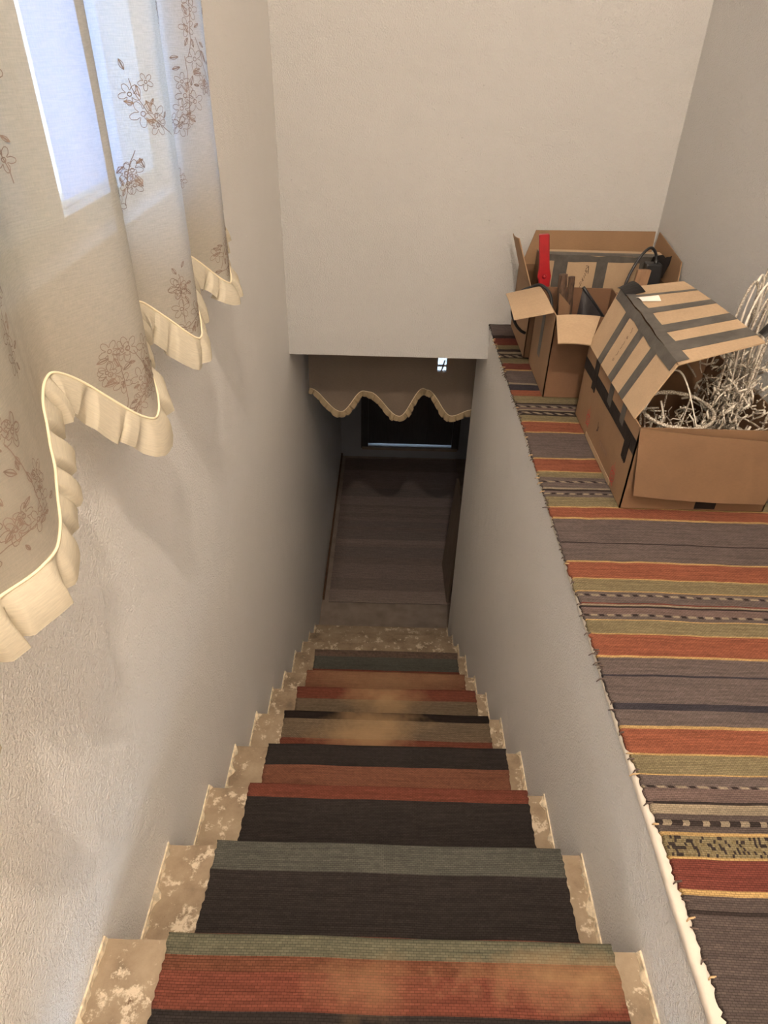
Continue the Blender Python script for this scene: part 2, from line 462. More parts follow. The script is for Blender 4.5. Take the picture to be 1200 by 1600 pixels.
# ------------------------------------------------------------------ carpets
C_ORANGE = lin((206, 128, 100)); C_RED = lin((162, 92, 80)); C_GREY = lin((138, 124, 120)); C_GREY2 = lin((116, 104, 100))
C_OLIVE = lin((172, 158, 124)); C_CREAM = lin((232, 194, 132)); C_DARK = lin((78, 68, 66)); C_NAVY = lin((82, 78, 86))
C_LIGHT = lin((190, 174, 150)); C_PINKG = lin((150, 128, 122)); C_CHAR = lin((76, 69, 67)); C_SLATE = lin((112, 112, 104))
C_SALMON = lin((182, 122, 98)); C_BEIGE = lin((146, 128, 106)); C_BLACK = lin((56, 47, 44)); C_BROWNRED = lin((182, 112, 86)); C_GREEN = lin((130, 128, 108))

def dim(c, f): return tuple(v*f for v in c)
C_ORANGE, C_RED, C_CREAM, C_LIGHT = dim(C_ORANGE, .44), dim(C_RED, .46), dim(C_CREAM, .60), dim(C_LIGHT, .60)
C_GREY, C_GREY2, C_OLIVE, C_DARK, C_NAVY, C_PINKG = (dim(c, .55) for c in (C_GREY, C_GREY2, C_OLIVE, C_DARK, C_NAVY, C_PINKG))
C_CHAR, C_SLATE, C_BEIGE, C_BLACK, C_GREEN = dim(C_CHAR, .50), dim(C_SLATE, .60), dim(C_BEIGE, .60), dim(C_BLACK, .58), dim(C_GREEN, .58)
RUG = [(.240, .484, C_GREY2), (.484, .491, C_DARK), (.491, .512, C_GREY2), (.512, .521, C_CREAM), (.521, .568, C_RED), (.568, .572, C_CREAM),
       (.572, .607, 'mottle'), (.607, .613, C_CREAM), (.613, .624, C_GREY2), (.624, .634, 'dashw'), (.634, .645, C_GREY2), (.645, .663, C_LIGHT), (.663, .668, C_DARK),
       (.668, .693, C_PINKG), (.693, .698, 'dash'), (.698, .718, C_GREY), (.718, .721, C_CREAM), (.721, .759, C_OLIVE), (.759, .763, C_CREAM),
       (.763, .817, C_ORANGE), (.817, .824, C_CREAM), (.824, .861, C_GREY), (.861, .877, C_NAVY), (.877, .946, C_GREY), (.946, .951, C_NAVY),
       (.951, .997, C_GREY), (.997, 1.003, C_CREAM), (1.003, 1.064, C_ORANGE), (1.064, 1.068, C_CREAM), (1.068, 1.108, C_OLIVE), (1.108, 1.111, C_CREAM),
       (1.111, 1.121, C_GREY), (1.121, 1.128, 'dash'), (1.128, 1.149, C_PINKG), (1.149, 1.155, C_DARK), (1.155, 1.161, C_LIGHT), (1.161, 1.165, C_RED),
       (1.165, 1.187, C_GREY), (1.187, 1.194, 'dash'), (1.194, 1.202, C_GREY), (1.202, 1.206, C_CREAM), (1.206, 1.248, C_OLIVE), (1.248, 1.252, C_CREAM),
       (1.252, 1.311, C_ORANGE), (1.311, 1.317, C_CREAM), (1.317, 1.388, C_GREY), (1.388, 1.392, C_DARK), (1.392, 1.494, C_GREY), (1.494, 1.502, C_CREAM),
       (1.502, 1.548, C_ORANGE), (1.548, 1.554, C_CREAM), (1.554, 1.601, C_OLIVE), (1.601, 1.613, C_GREY), (1.613, 1.620, 'dash'), (1.620, 1.630, C_GREY), (1.630, 1.640, C_DARK),
       (1.640, 1.648, C_LIGHT), (1.648, 1.675, C_GREY), (1.675, 1.684, 'dash'), (1.684, 1.704, C_GREY), (1.704, 1.734, C_OLIVE), (1.734, 1.739, C_CREAM), (1.739, 1.810, C_ORANGE),
       (1.810, 1.818, C_CREAM), (1.818, 1.975, C_GREY), (1.975, 1.983, C_CREAM), (1.983, 2.051, C_ORANGE), (2.051, 2.058, C_CREAM), (2.058, 2.098, C_OLIVE),
       (2.098, 2.108, C_DARK), (2.108, 2.122, 'dash'), (2.122, 2.133, C_DARK), (2.133, 2.142, C_LIGHT), (2.142, 2.160, C_PINKG), (2.160, 2.172, 'dash'), (2.172, 2.183, C_GREY),
       (2.183, 2.194, C_DARK), (2.194, 2.249, C_OLIVE), (2.249, 2.296, C_ORANGE), (2.296, 2.346, C_NAVY), (2.346, 2.361, C_LIGHT), (2.361, 2.476, C_GREY),
       (2.476, 2.488, C_CREAM), (2.488, 2.546, C_RED), (2.546, 2.595, C_OLIVE), (2.595, 2.605, C_DARK), (2.605, 2.630, 'dash'), (2.630, 2.640, C_DARK), (2.640, 2.662, C_LIGHT),
       (2.662, 2.690, C_DARK), (2.690, 2.735, C_OLIVE), (2.735, 2.815, C_RED), (2.815, 2.848, C_DARK), (2.848, 2.972, C_GREY), (2.972, 2.982, C_DARK)]
M_RUG = woven('rag_rug_weave')
def build_rug():
    m = MB(); X0, X1 = 0.9175, RX-.004; nc = 170
    ys = []; cols = []
    for (a, b_, c) in RUG:
        k = max(1, int(round((b_-a)/0.0055)))
        for q in range(k): ys.append(a+(b_-a)*q/k); cols.append(c)
    ys.append(RUG[-1][1]); r_ = len(ys)
    for j, y in enumerate(ys):
        edge = X0 + 0.006*mnoise.noise((y*4, 1.3, 0)) + 0.006*(rng.random()-.5) - max(0, (y-1.2))*0.004 + 0.020*max(0, min(1, (.85-y)/.45))
        for i in range(nc+1):
            t = (i/nc); x = edge + (X1-edge)*t
            yy = y + 0.004*mnoise.noise((x*5, y*2.2, 4)) - 0.016*max(0, x-1.25)*max(0, min(1, (y-.9)/.3))
            z = LEDGE + 0.007 + 0.0022*mnoise.noise((x*9, y*9, 8)) + 0.0015*mnoise.noise((x*26, y*26, 2))
            if i == 0: z -= 0.005
            m.v.append((x, min(yy, BACK-.004), z)); m.uv.append((x, y))
    for j in range(r_-1):
        c = cols[j]
        for i in range(nc):
            a = j*(nc+1)+i; m.f.append((a, a+1, a+nc+2, a+nc+1))
            x = X0+(X1-X0)*i/nc
            if c == 'dash': q = C_LIGHT if math.sin(x*170+j*.8) > 0.15 else C_DARK if math.sin(x*170+j*.8) < -.55 else C_GREY
            elif c == 'dashw': q = C_LIGHT if math.sin(x*190) > 0.35 else C_DARK
            elif c == 'mottle': q = (C_DARK, C_OLIVE, C_OLIVE, lin((120, 108, 80)))[int(rng.random()*4)]
            else:
                v = 1 + 0.10*(rng.random()-.5); q = tuple(s*v for s in c)
            m.c.append((*q, 1))
    # thickness: skirt along the free left edge
    for j in range(r_-1):
        a = j*(nc+1); p0 = m.v[a]; p1 = m.v[a+nc+1]; b0 = len(m.v)
        m.v += [(p0[0]+.002, p0[1], LEDGE+.0008), (p1[0]+.002, p1[1], LEDGE+.0008)]; m.uv += [m.uv[a], m.uv[a+nc+1]]
        m.f.append((a, a+nc+1, b0+1, b0)); c = cols[j]; m.c.append((*((C_DARK if isinstance(c, str) else c)), 1))
    root = empty('rag_rug', (1.25, 1.6, LEDGE))
    part(m, 'woven_cloth', M_RUG, root, True)
    # frayed weft ends sticking out over the lip
    fr_ = MB(); fr_dark = MB()
    for j, y in enumerate(ys[:-1]):
        if rng.random() < (.20 if y < 1.2 else .14):
            x = m.v[j*(nc+1)][0]; L = .003 + .012*rng.random()**3
            tgt = fr_dark if rng.random() < .7 else fr_
            s_ = (rng.random()-.5)*.012
            tgt.tube([(x+.006, y+.003, LEDGE+.006), (x-L*.5, y+.003+s_*.4, LEDGE+.0065), (x-L, y+.003+s_, LEDGE+.002)], lambda t: .0022*(1-.55*t), 5)
    tag(part(fr_dark, 'frayed_dark_ends', plain('dark_yarn', (84, 70, 64), .95), root, True), kind='stuff')
    tag(part(fr_, 'frayed_pale_ends', plain('pale_yarn', (190, 160, 120), .95), root, True), kind='stuff')
    tag(root, 'long striped rag rug of grey, orange and olive lying on the ledge', 'rug')
build_rug()

# runner on the stairs: follows treads and risers, ends folded on the eighth step
R_RED = lin((116, 67, 54)); R_SAL = lin((128, 86, 68)); R_BRN = lin((110, 70, 53))
TREADS = [  # per step: (distance back from the nosing, colour) bands
    [(.037, C_GREEN), (.060, R_BRN), (.116, R_RED), (.25, C_CHAR)],
    [(.068, C_SLATE), (.193, C_CHAR), (.26, R_RED)],
    [(.047, R_RED), (.25, C_CHAR)],
    [(.076, C_CHAR), (.25, R_SAL)],
    [(.040, C_BLACK), (.124, C_BEIGE), (.25, R_RED)],
    [(.067, R_RED), (.25, C_BEIGE)],
    [(.25, R_SAL)],
    [(.036, C_BEIGE), (.133, C_SLATE), (.25, R_RED)]]
def build_runner():
    m = MB(); x0, x1 = 0.108, 0.874; nc = 70; th = .009
    prof = []      # (y, z, colour)
    for i in range(8):
        yb, yn, z = YB[i], SY[i]+.004, SZ[i]+th
        dep = yn-yb-.012
        k = 34
        for q in range(k+1):
            y = yb+.012 + dep*q/k
            back = yn-y
            col = next(c for (l, c) in TREADS[i] if back <= l+1e-6) if back <= TREADS[i][-1][0] else TREADS[i][-1][1]
            prof.append((y, z + .0012*math.sin(y*60+i), col))
        if i == 7: break
        prof.append((yn+.003, z-.003, TREADS[i][0][1])); prof.append((yn+.004, z-.010, TREADS[i][0][1]))
        zn = SZ[i+1]+th
        for q in range(1, 9): prof.append((yn+.005, z-.010+(zn+.004-z+.010)*q/8, TREADS[i][0][1] if q < 5 else TREADS[i+1][-1][1]))
        prof.append((yn+.007, zn+.001, TREADS[i+1][-1][1]))
    pl = 0; r_ = len(prof); P = []
    for j, (y, z, c) in enumerate(prof):
        if j: pl += math.hypot(y-prof[j-1][0], z-prof[j-1][1])
        e0 = x0+.005*(rng.random()-.5)+.007*mnoise.noise((pl*3, 0, 0)); e1 = x1+.005*(rng.random()-.5)+.007*mnoise.noise((pl*3, 9, 0))
        for i in range(nc+1):
            x = e0+(e1-e0)*i/nc
            yy = y + .0035*mnoise.noise((x*6, pl*2, 3)); zz = z+.0012*mnoise.noise((x*14, pl*14, 5))
            m.v.append((x, yy, zz)); m.uv.append((x, pl))
    for j in range(r_-1):
        for i in range(nc):
            a = j*(nc+1)+i; m.f.append((a, a+nc+1, a+nc+2, a+1)[::-1])
            v = 1+.12*(rng.random()-.5); m.c.append((*(s*v for s in prof[j][2]), 1))
    # selvedge thickness
    for side in (0, nc):
        for j in range(r_-1):
            a = j*(nc+1)+side; b0 = len(m.v)
            for q in (a, a+nc+1):
                p = m.v[q]; dx = .001 if side == 0 else -.001
                m.v.append((p[0]+dx, p[1]-.004, p[2]-.0065)); m.uv.append(m.uv[q])
            f = (a, b0, b0+1, a+nc+1); m.f.append(f if side == 0 else f[::-1]); m.c.append((*prof[j][2], 1))
    global RUN_UV
    def pathlen(step, back):
        t = 0
        tot = 0
        for j in range(1, r_):
            tot += math.hypot(prof[j][0]-prof[j-1][0], prof[j][1]-prof[j-1][1])
            if abs(prof[j][0]-(SY[step]+.004-back)) < .006 and abs(prof[j][1]-(SZ[step]+th)) < .006: return tot
        return tot
    stains = [(0.42, pathlen(4, .09), .20, .14, .8, 9), (0.48, pathlen(5, .06), .16, .15, .8, 8), (0.80, pathlen(0, .05), .20, .045, .55, 22), (0.45, pathlen(0, .07), .10, .05, .3, 22), (0.50, pathlen(6, .05), .4, .14, .5, 7)]
    mat = woven('stair_runner_weave', .009, .0042, stains=stains)
    root = empty('stair_runner', (0.49, 0.5, SZ[0]))
    part(m, 'woven_cloth', mat, root, True)
    # folded end lying on the eighth step
    fe = MB(); yn, z = SY[7]+.006, SZ[7]+th
    for L in range(3):
        a = yn-.042+.004*L; zz = z+.0025+.0062*L
        pts = 40
        for i in range(pts+1):
            x = 0.108+.766*i/pts; j = .003*mnoise.noise((x*7, L*3.0, 1))
            fe.v += [(x, a+j, zz-.002), (x, a+.004+j, zz+.003), (x, yn-.006*L+j, zz+.003), (x, yn+.003-.006*L+j, zz), (x, yn-.006*L+j, zz-.003)]
        b0 = L*(pts+1)*5
        for i in range(pts):
            for q in range(4): fe.f.append((b0+5*i+q, b0+5*i+5+q, b0+5*i+6+q, b0+5*i+1+q)[::-1])
    part(fe, 'folded_end', plain('dark_brown_weave', (84, 68, 58), .95, var=.3, scale=90, bmp=.4), root)
    tag(root, 'striped woven runner in charcoal, red and grey running down the stairs', 'carpet')
build_runner()

def build_low_rug():
    m = MB(); y0, y1 = 3.835, 5.975; X0, X1 = .052, 1.18; nr, nc = 214, 8
    pal = [lin((166, 150, 144)), lin((160, 144, 138)), lin((152, 136, 130)), lin((170, 154, 146)), lin((150, 136, 132))]
    c = pal[0]; left = 0
    for j in range(nr+1):
        y = y0+(y1-y0)*j/nr; e = .004*(rng.random()-.5)
        for i in range(nc+1):
            x = X0+(X1-X0)*i/nc + (e if i in (0, nc) else 0)
            curl = .02*math.exp(-((y-5.97)/.03)**2)*max(0, (x-.3))
            m.v.append((x, y+.006*mnoise.noise((x*4, y*3, 0)), LOWZ+.008+.002*mnoise.noise((x*6, y*6, 1))+curl)); m.uv.append((x, y))
    for j in range(nr):
        if left <= 0: c = rng.choice(pal); left = rng.choice((4, 6, 9, 14, 18))
        left -= 1
        for i in range(nc):
            a = j*(nc+1)+i; m.f.append((a, a+1, a+nc+2, a+nc+1)); m.c.append((*c, 1))
    b0 = len(m.v)
    for i in range(nc+1):
        p = m.v[i]; m.v.append((p[0], p[1], LOWZ+.0005)); m.uv.append(m.uv[i])
    for i in range(nc): m.f.append((i+1, i, b0+i, b0+i+1)); m.c.append((*pal[1], 1))
    for s_ in (0, nc):
        for j in range(nr):
            a = j*(nc+1)+s_; b1 = len(m.v)
            for q in (a, a+nc+1):
                p = m.v[q]; m.v.append((p[0], p[1], LOWZ+.0005)); m.uv.append(m.uv[q])
            m.f.append((a, a+nc+1, b1+1, b1)); m.c.append((*pal[1], 1))
    o = m.build('hall_rug', woven('hall_rug_weave', .01, .005), None, True)
    tag(o, 'dim brown striped rug on the floor below the stairs', 'rug')
build_low_rug()
struct(MB().box((.004, 3.86, LOWZ), (.018, FAR-.004, LOWZ+.035)), 'baseboard_left', M_SKIRT)

# board leaning just past the end of the stair wall
bd = MB(); A = Vector((.955, 3.86, LOWZ+.0125)); ax = Vector((.018, 0, .003)); up_ = Vector((.05, 0, .84))
bd.obox(A, ax, (-.008, .45, 0), up_)
bo = bd.build('leaning_board', M_BOARD)
tag(bo, 'grey wooden board leaning at the foot of the stairs by the wall end', 'board')

# ------------------------------------------------------------------ curtains with scalloped ruffled hems
def interp(ctrl, s):
    for (a, va), (b, vb) in zip(ctrl, ctrl[1:]):
        if s <= b:
            t = max(0, min(1, (s-a)/(b-a))); t = t*t*(3-2*t); return va+(vb-va)*t
    return ctrl[-1][1]

class Curtain:
    """surface S(s, t): s along the rail, t = distance up from the hem"""
    def __init__(c, s0, s1, depth, hem, top, place):
        c.s0, c.s1, c.depth, c.hem, c.top, c.place = s0, s1, depth, hem, top, place
    def z(c, s, v): h = interp(c.hem, s); return h+(c.top-h)*v
    def pt(c, s, z, off=0.0):
        fold = interp(c.depth, s)
        wob = .004*mnoise.noise((s*9, z*2.5, 3)) + .002*mnoise.noise((s*30, z*5, 1))
        return c.place(s, fold + wob + off, z)
    def normal(c, s, z):
        e = .002
        a = c.pt(s+e, z)-c.pt(s-e, z); b = c.pt(s, z+e)-c.pt(s, z-e)
        n = a.cross(b).normalized()
        q = c.place(s, 1.0, z)-c.place(s, 0.0, z)
        return n if n.dot(q) > 0 else -n

def build_curtain(name, cu, ns, nz, mats, label, motifs, seed):
    rg = random.Random(seed)
    root = empty(name, cu.pt((cu.s0+cu.s1)/2, interp(cu.hem, (cu.s0+cu.s1)/2)))
    m = MB()
    for i in range(ns+1):
        s = cu.s0+(cu.s1-cu.s0)*i/ns
        for j in range(nz+1):
            z = cu.z(s, (j/nz)**1.25); m.v.append(cu.pt(s, z)); m.uv.append((s, z))
    for i in range(ns):
        for j in range(nz):
            a = i*(nz+1)+j; m.f.append((a, a+nz+1, a+nz+2, a+1))
    part(m, 'cloth', mats[0], root, True)
    # piping along the hem
    pts = [cu.pt(cu.s0+(cu.s1-cu.s0)*i/ns, interp(cu.hem, cu.s0+(cu.s1-cu.s0)*i/ns), .0015) for i in range(ns+1)]
    part(MB().tube(pts, .0020, 6), 'piping', M_PIPING, root, True)
    # side hem
    sp = [cu.pt(cu.s1, cu.z(cu.s1, k/20)) for k in range(21)]
    part(MB().tube(sp, .0025, 6, flat=1), 'side_hem', mats[1], root, True)
    # ruffle: gathered strip with box pleats hanging off the hem
    cum = [0]
    for a, b in zip(pts, pts[1:]): cum.append(cum[-1]+(b-a).length)
    L = cum[-1]; rf = MB(); K = int(L/.0035); rows = 6
    ph = 0; pleat = []; q = 0
    while q < L:
        w = rg.uniform(.034, .085)*cu.rs; pleat.append((q, q+w, rg.uniform(.5, 1.7), rg.uniform(-.9, .9))); q += w
    import bisect
    for k in range(K+1):
        l = L*k/K; i = min(len(cum)-2, max(0, bisect.bisect_right(cum, l)-1))
        t = (l-cum[i])/max(1e-9, cum[i+1]-cum[i]); p = pts[i].lerp(pts[i+1], t)
        s = cu.s0+(cu.s1-cu.s0)*(i+t)/ns; z = interp(cu.hem, s)
        tan = (pts[i+1]-pts[i]).normalized(); nr = cu.normal(s, z)
        dn = tan.cross(nr).normalized()
        if dn.z > 0: dn = -dn
        dn = (dn*.75+Vector((0, 0, -1))*.35).normalized()
        pi = next(x for x in pleat if l <= x[1]+1e-9); u = (l-pi[0])/(pi[1]-pi[0])
        amp = .021*cu.rs*pi[2]
        # box pleat: proud flat face, then a quick tuck behind the next one
        prof = (u/.12 if u < .12 else 1.0 if u < .7 else 1-(u-.7)/.3*1.0)
        out = amp*(prof-.35); shift = .016*cu.rs*((.5-abs(u-.5)*1.0)*1.6+pi[3])
        Lr = .054*cu.rs*(.95+.2*mnoise.noise((l*12, seed, 0))+.10*pi[3])
        for r_ in range(rows+1):
            v = r_/rows
            P = p + dn*(Lr*v) + nr*(out*(v**.7) + .004*cu.rs*math.sin(v*3)) + tan*(shift*v)
            P += Vector((0, 0, -1))*.002*v
            rf.v.append(P); rf.uv.append((l, v*.05))
    for k in range(K):
        for r_ in range(rows):
            a = k*(rows+1)+r_; rf.f.append((a, a+1, a+rows+2, a+rows+1))
    part(rf, 'ruffle', mats[1], root, True)
    # embroidery: outline blossoms, leaves and twigs stitched on the room side
    if motifs:
        em = MB()
        def line(poly, w=.0010):
            P, Nn = [], []
            for (s, z) in poly:
                s = min(max(s, cu.s0+.002), cu.s1-.002); z = max(z, interp(cu.hem, s)+.001)
                n = cu.normal(s, z); P.append(cu.pt(s, z)+n*.0012); Nn.append(n)
            em.ribbon(P, Nn, w)
        def blossom(s, z, r, rot):
            for k in range(5):
                a = rot+k*2*math.pi/5; poly = []
                for q in range(9):
                    t = q/8; rad = r*math.sin(math.pi*(t*.96+.02))**.6; an = a+(t-.5)*1.15
                    rr = r*.22 + rad*(.85 if .3 < t < .7 else .78)
                    poly.append((s+rr*math.cos(an), z+rr*math.sin(an)))
                line(poly)
            line([(s+r*.2*math.cos(q*.9), z+r*.2*math.sin(q*.9)) for q in range(8)], .0014)
        def leaf(s, z, l, a):
            up_, dn_ = [], []
            for q in range(6):
                t = q/5; w = l*.20*math.sin(math.pi*t)
                bx, bz = s+l*t*math.cos(a), z+l*t*math.sin(a)
                up_.append((bx-w*math.sin(a), bz+w*math.cos(a))); dn_.append((bx+w*math.sin(a), bz-w*math.cos(a)))
            line(up_); line(dn_)
            line([(s+l*t*math.cos(a), z+l*t*math.sin(a)) for t in (.0, .5, 1.0)], .0020)
        def spray(s, z, ang, size, nb):
            pts_ = []; a = ang; x, y = s, z
            for q in range(10):
                pts_.append((x, y)); a += rg.uniform(-.28, .28); x += size*.1*math.cos(a); y += size*.1*math.sin(a)
            line(pts_, .0013)
            for b in range(nb):
                q = pts_[rg.randrange(1, 10)]; r = rg.uniform(.011, .018)
                blossom(q[0]+rg.uniform(-.02, .02), q[1]+rg.uniform(-.015, .02), r, rg.uniform(0, 6))
            for b in range(nb+2):
                q = pts_[rg.randrange(2, 10)]; aa = rg.uniform(0, 6.28)
                leaf(q[0]+.012*math.cos(aa), q[1]+.012*math.sin(aa), rg.uniform(.010, .018), aa)
        for (s, z, ang, size, nb) in motifs: spray(s, z, ang, size, nb)
        part(em, 'embroidery', M_EMB, root)
    root['label'] = label; root['category'] = 'curtain'
    return root

up_c = Curtain(-.10, 1.80,
    [(-.10, .03), (.06, .09), (.22, .035), (.36, .09), (.45, .05), (.585, .092), (.80, .026), (.955, .096), (1.15, .026), (1.265, .092), (1.483, .026), (1.60, .084), (1.80, .025)],
    [(-.10, -.38), (.06, -.50), (.22, -.36), (.38, -.50), (.44, -.48), (.59, -.485), (.80, -.368), (.955, -.505), (1.15, -.390), (1.265, -.495), (1.483, -.400), (1.60, -.49), (1.80, -.395)],
    1.02, lambda s, d, z: Vector((d, s, z)))
up_c.rs = 1.0
mot = []
rm = random.Random(11)
for sc, dz in ((.95, -.50), (1.28, -.485), (1.62, -.48), (.56, -.46)):
    mot += [(sc-.06, dz+.02, .25, .12, 6), (sc+.03, dz+.03, 1.9, .11, 5), (sc-.05, dz+.03, 1.3, .10, 4)]
for (s, z) in ((.64, -.30), (.83, -.15), (.80, .02), (1.02, -.20), (1.13, -.05), (1.2, .05), (1.28, -.15), (1.33, .0), (1.47, -.20), (1.5, -.27), (1.55, -.05), (1.62, .02), (1.6, -.12), (.60, -.15), (.70, -.02), (1.17, -.24), (1.45, -.30), (1.53, -.18)):
    mot.append((s, z, rm.uniform(.4, 2.6), rm.uniform(.09, .15), rm.randrange(3, 6)))
build_curtain('sheer_curtain', up_c, 420, 60, (M_SHEER, M_RUFFLE), 'sheer cream window curtain with brown floral embroidery and ruffled scalloped hem', mot, 5)

P_ = .327; c0 = .200
low_c = Curtain(.030, 1.06,
    [(.03, .0)] + [(c0+P_*k*.5, .016 if k % 2 == 0 else -.006) for k in range(0, 6)] + [(1.06, .0)],
    [(.03, -1.615), (.205, -1.745), (.325, -1.625), (.36, -1.630), (.53, -1.765), (.655, -1.60), (.68, -1.61), (.82, -1.755), (.92, -1.72), (.985, -1.66), (1.06, -1.72)],
    LINTEL-.002, lambda s, d, z: Vector((s, 3.43-d, z)))
low_c.rs = .62
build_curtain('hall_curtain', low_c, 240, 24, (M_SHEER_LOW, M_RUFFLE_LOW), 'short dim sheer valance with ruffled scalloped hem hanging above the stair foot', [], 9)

# ------------------------------------------------------------------ cardboard boxes
class Patch:
    """bilinear sheet between four corners a b c d (u: a->b, v: a->d) with a bulge along its normal"""
    def __init__(p, a, b, c, d, bulge=0.0, cu=0.0):
        p.a, p.b, p.c, p.d = map(Vector, (a, b, c, d)); p.bulge = bulge
        p.n = (p.b-p.a).cross(p.d-p.a).normalized()
    def P(p, u, v, off=0.0):
        q = p.a*(1-u)*(1-v)+p.b*u*(1-v)+p.c*u*v+p.d*(1-u)*v
        return q + p.n*(p.bulge*4*u*(1-u)*1.0 + off)
    def sheet(p, mb, th, nu=8, nv=8, u0=0, u1=1, v0=0, v1=1, off=0.0, ragged=0.0, skew=0.0):
        base = len(mb.v)
        def g(o):
            for i in range(nu+1):
                for j in range(nv+1):
                    v = v0+(v1-v0)*j/nv
                    u = u0+(u1-u0)*i/nu + skew*(j/nv-.5)
                    if ragged and (j in (0, nv)): v += ragged*mnoise.noise((u*40, j, o*100+i*1.7))
                    mb.v.append(p.P(u, v, o))
        g(off+th); g(off)
        n1 = (nu+1)*(nv+1); idx = lambda i, j, k: base+k*n1+i*(nv+1)+j
        for i in range(nu):
            for j in range(nv):
                mb.f.append((idx(i,j,0), idx(i+1,j,0), idx(i+1,j+1,0), idx(i,j+1,0)))
                mb.f.append((idx(i,j,1), idx(i,j+1,1), idx(i+1,j+1,1), idx(i+1,j,1)))
        for i in range(nu):
            mb.f.append((idx(i,0,0), idx(i,0,1), idx(i+1,0,1), idx(i+1,0,0))); mb.f.append((idx(i,nv,0), idx(i+1,nv,0), idx(i+1,nv,1), idx(i,nv,1)))
        for j in range(nv):
            mb.f.append((idx(0,j,0), idx(0,j+1,0), idx(0,j+1,1), idx(0,j,1))); mb.f.append((idx(nu,j,0), idx(nu,j,1), idx(nu,j+1,1), idx(nu,j+1,0)))
        return mb

def tape(p, parent, u0, u1, v0, v1, mat=None, off=.0042, skew=0.0, ragged=.004, name='tape'):
    return part(p.sheet(MB(), .0007, 10, 6, u0, u1, v0, v1, off, ragged, skew), name, mat or M_TAPE, parent, False)

def carton(parent, x0, x1, y0, y1, z0, z1, mat, th=.004):
    """four walls and a bottom, each wall a panel of its own; returns patches of the outside faces"""
    P = dict(left=Patch((x0, y1, z0), (x0, y0, z0), (x0, y0, z1), (x0, y1, z1)),
             front=Patch((x0, y0, z0), (x1, y0, z0), (x1, y0, z1), (x0, y0, z1)),
             right=Patch((x1, y0, z0), (x1, y1, z0), (x1, y1, z1), (x1, y0, z1)),
             back=Patch((x1, y1, z0), (x0, y1, z0), (x0, y1, z1), (x1, y1, z1)))
    for k in ('left', 'front', 'right', 'back'):
        part(P[k].sheet(MB(), th, 6, 4, off=-th), 'side_panel', M_CARD_MID if k == 'left' else mat, parent)  # brighter look of the left side is put into its card colour
    part(MB().box((x0+th, y0+th, z0+.0005), (x1-th, y1-th, z0+th)), 'bottom_panel', mat, parent)
    return P

FZ = LEDGE+.0105
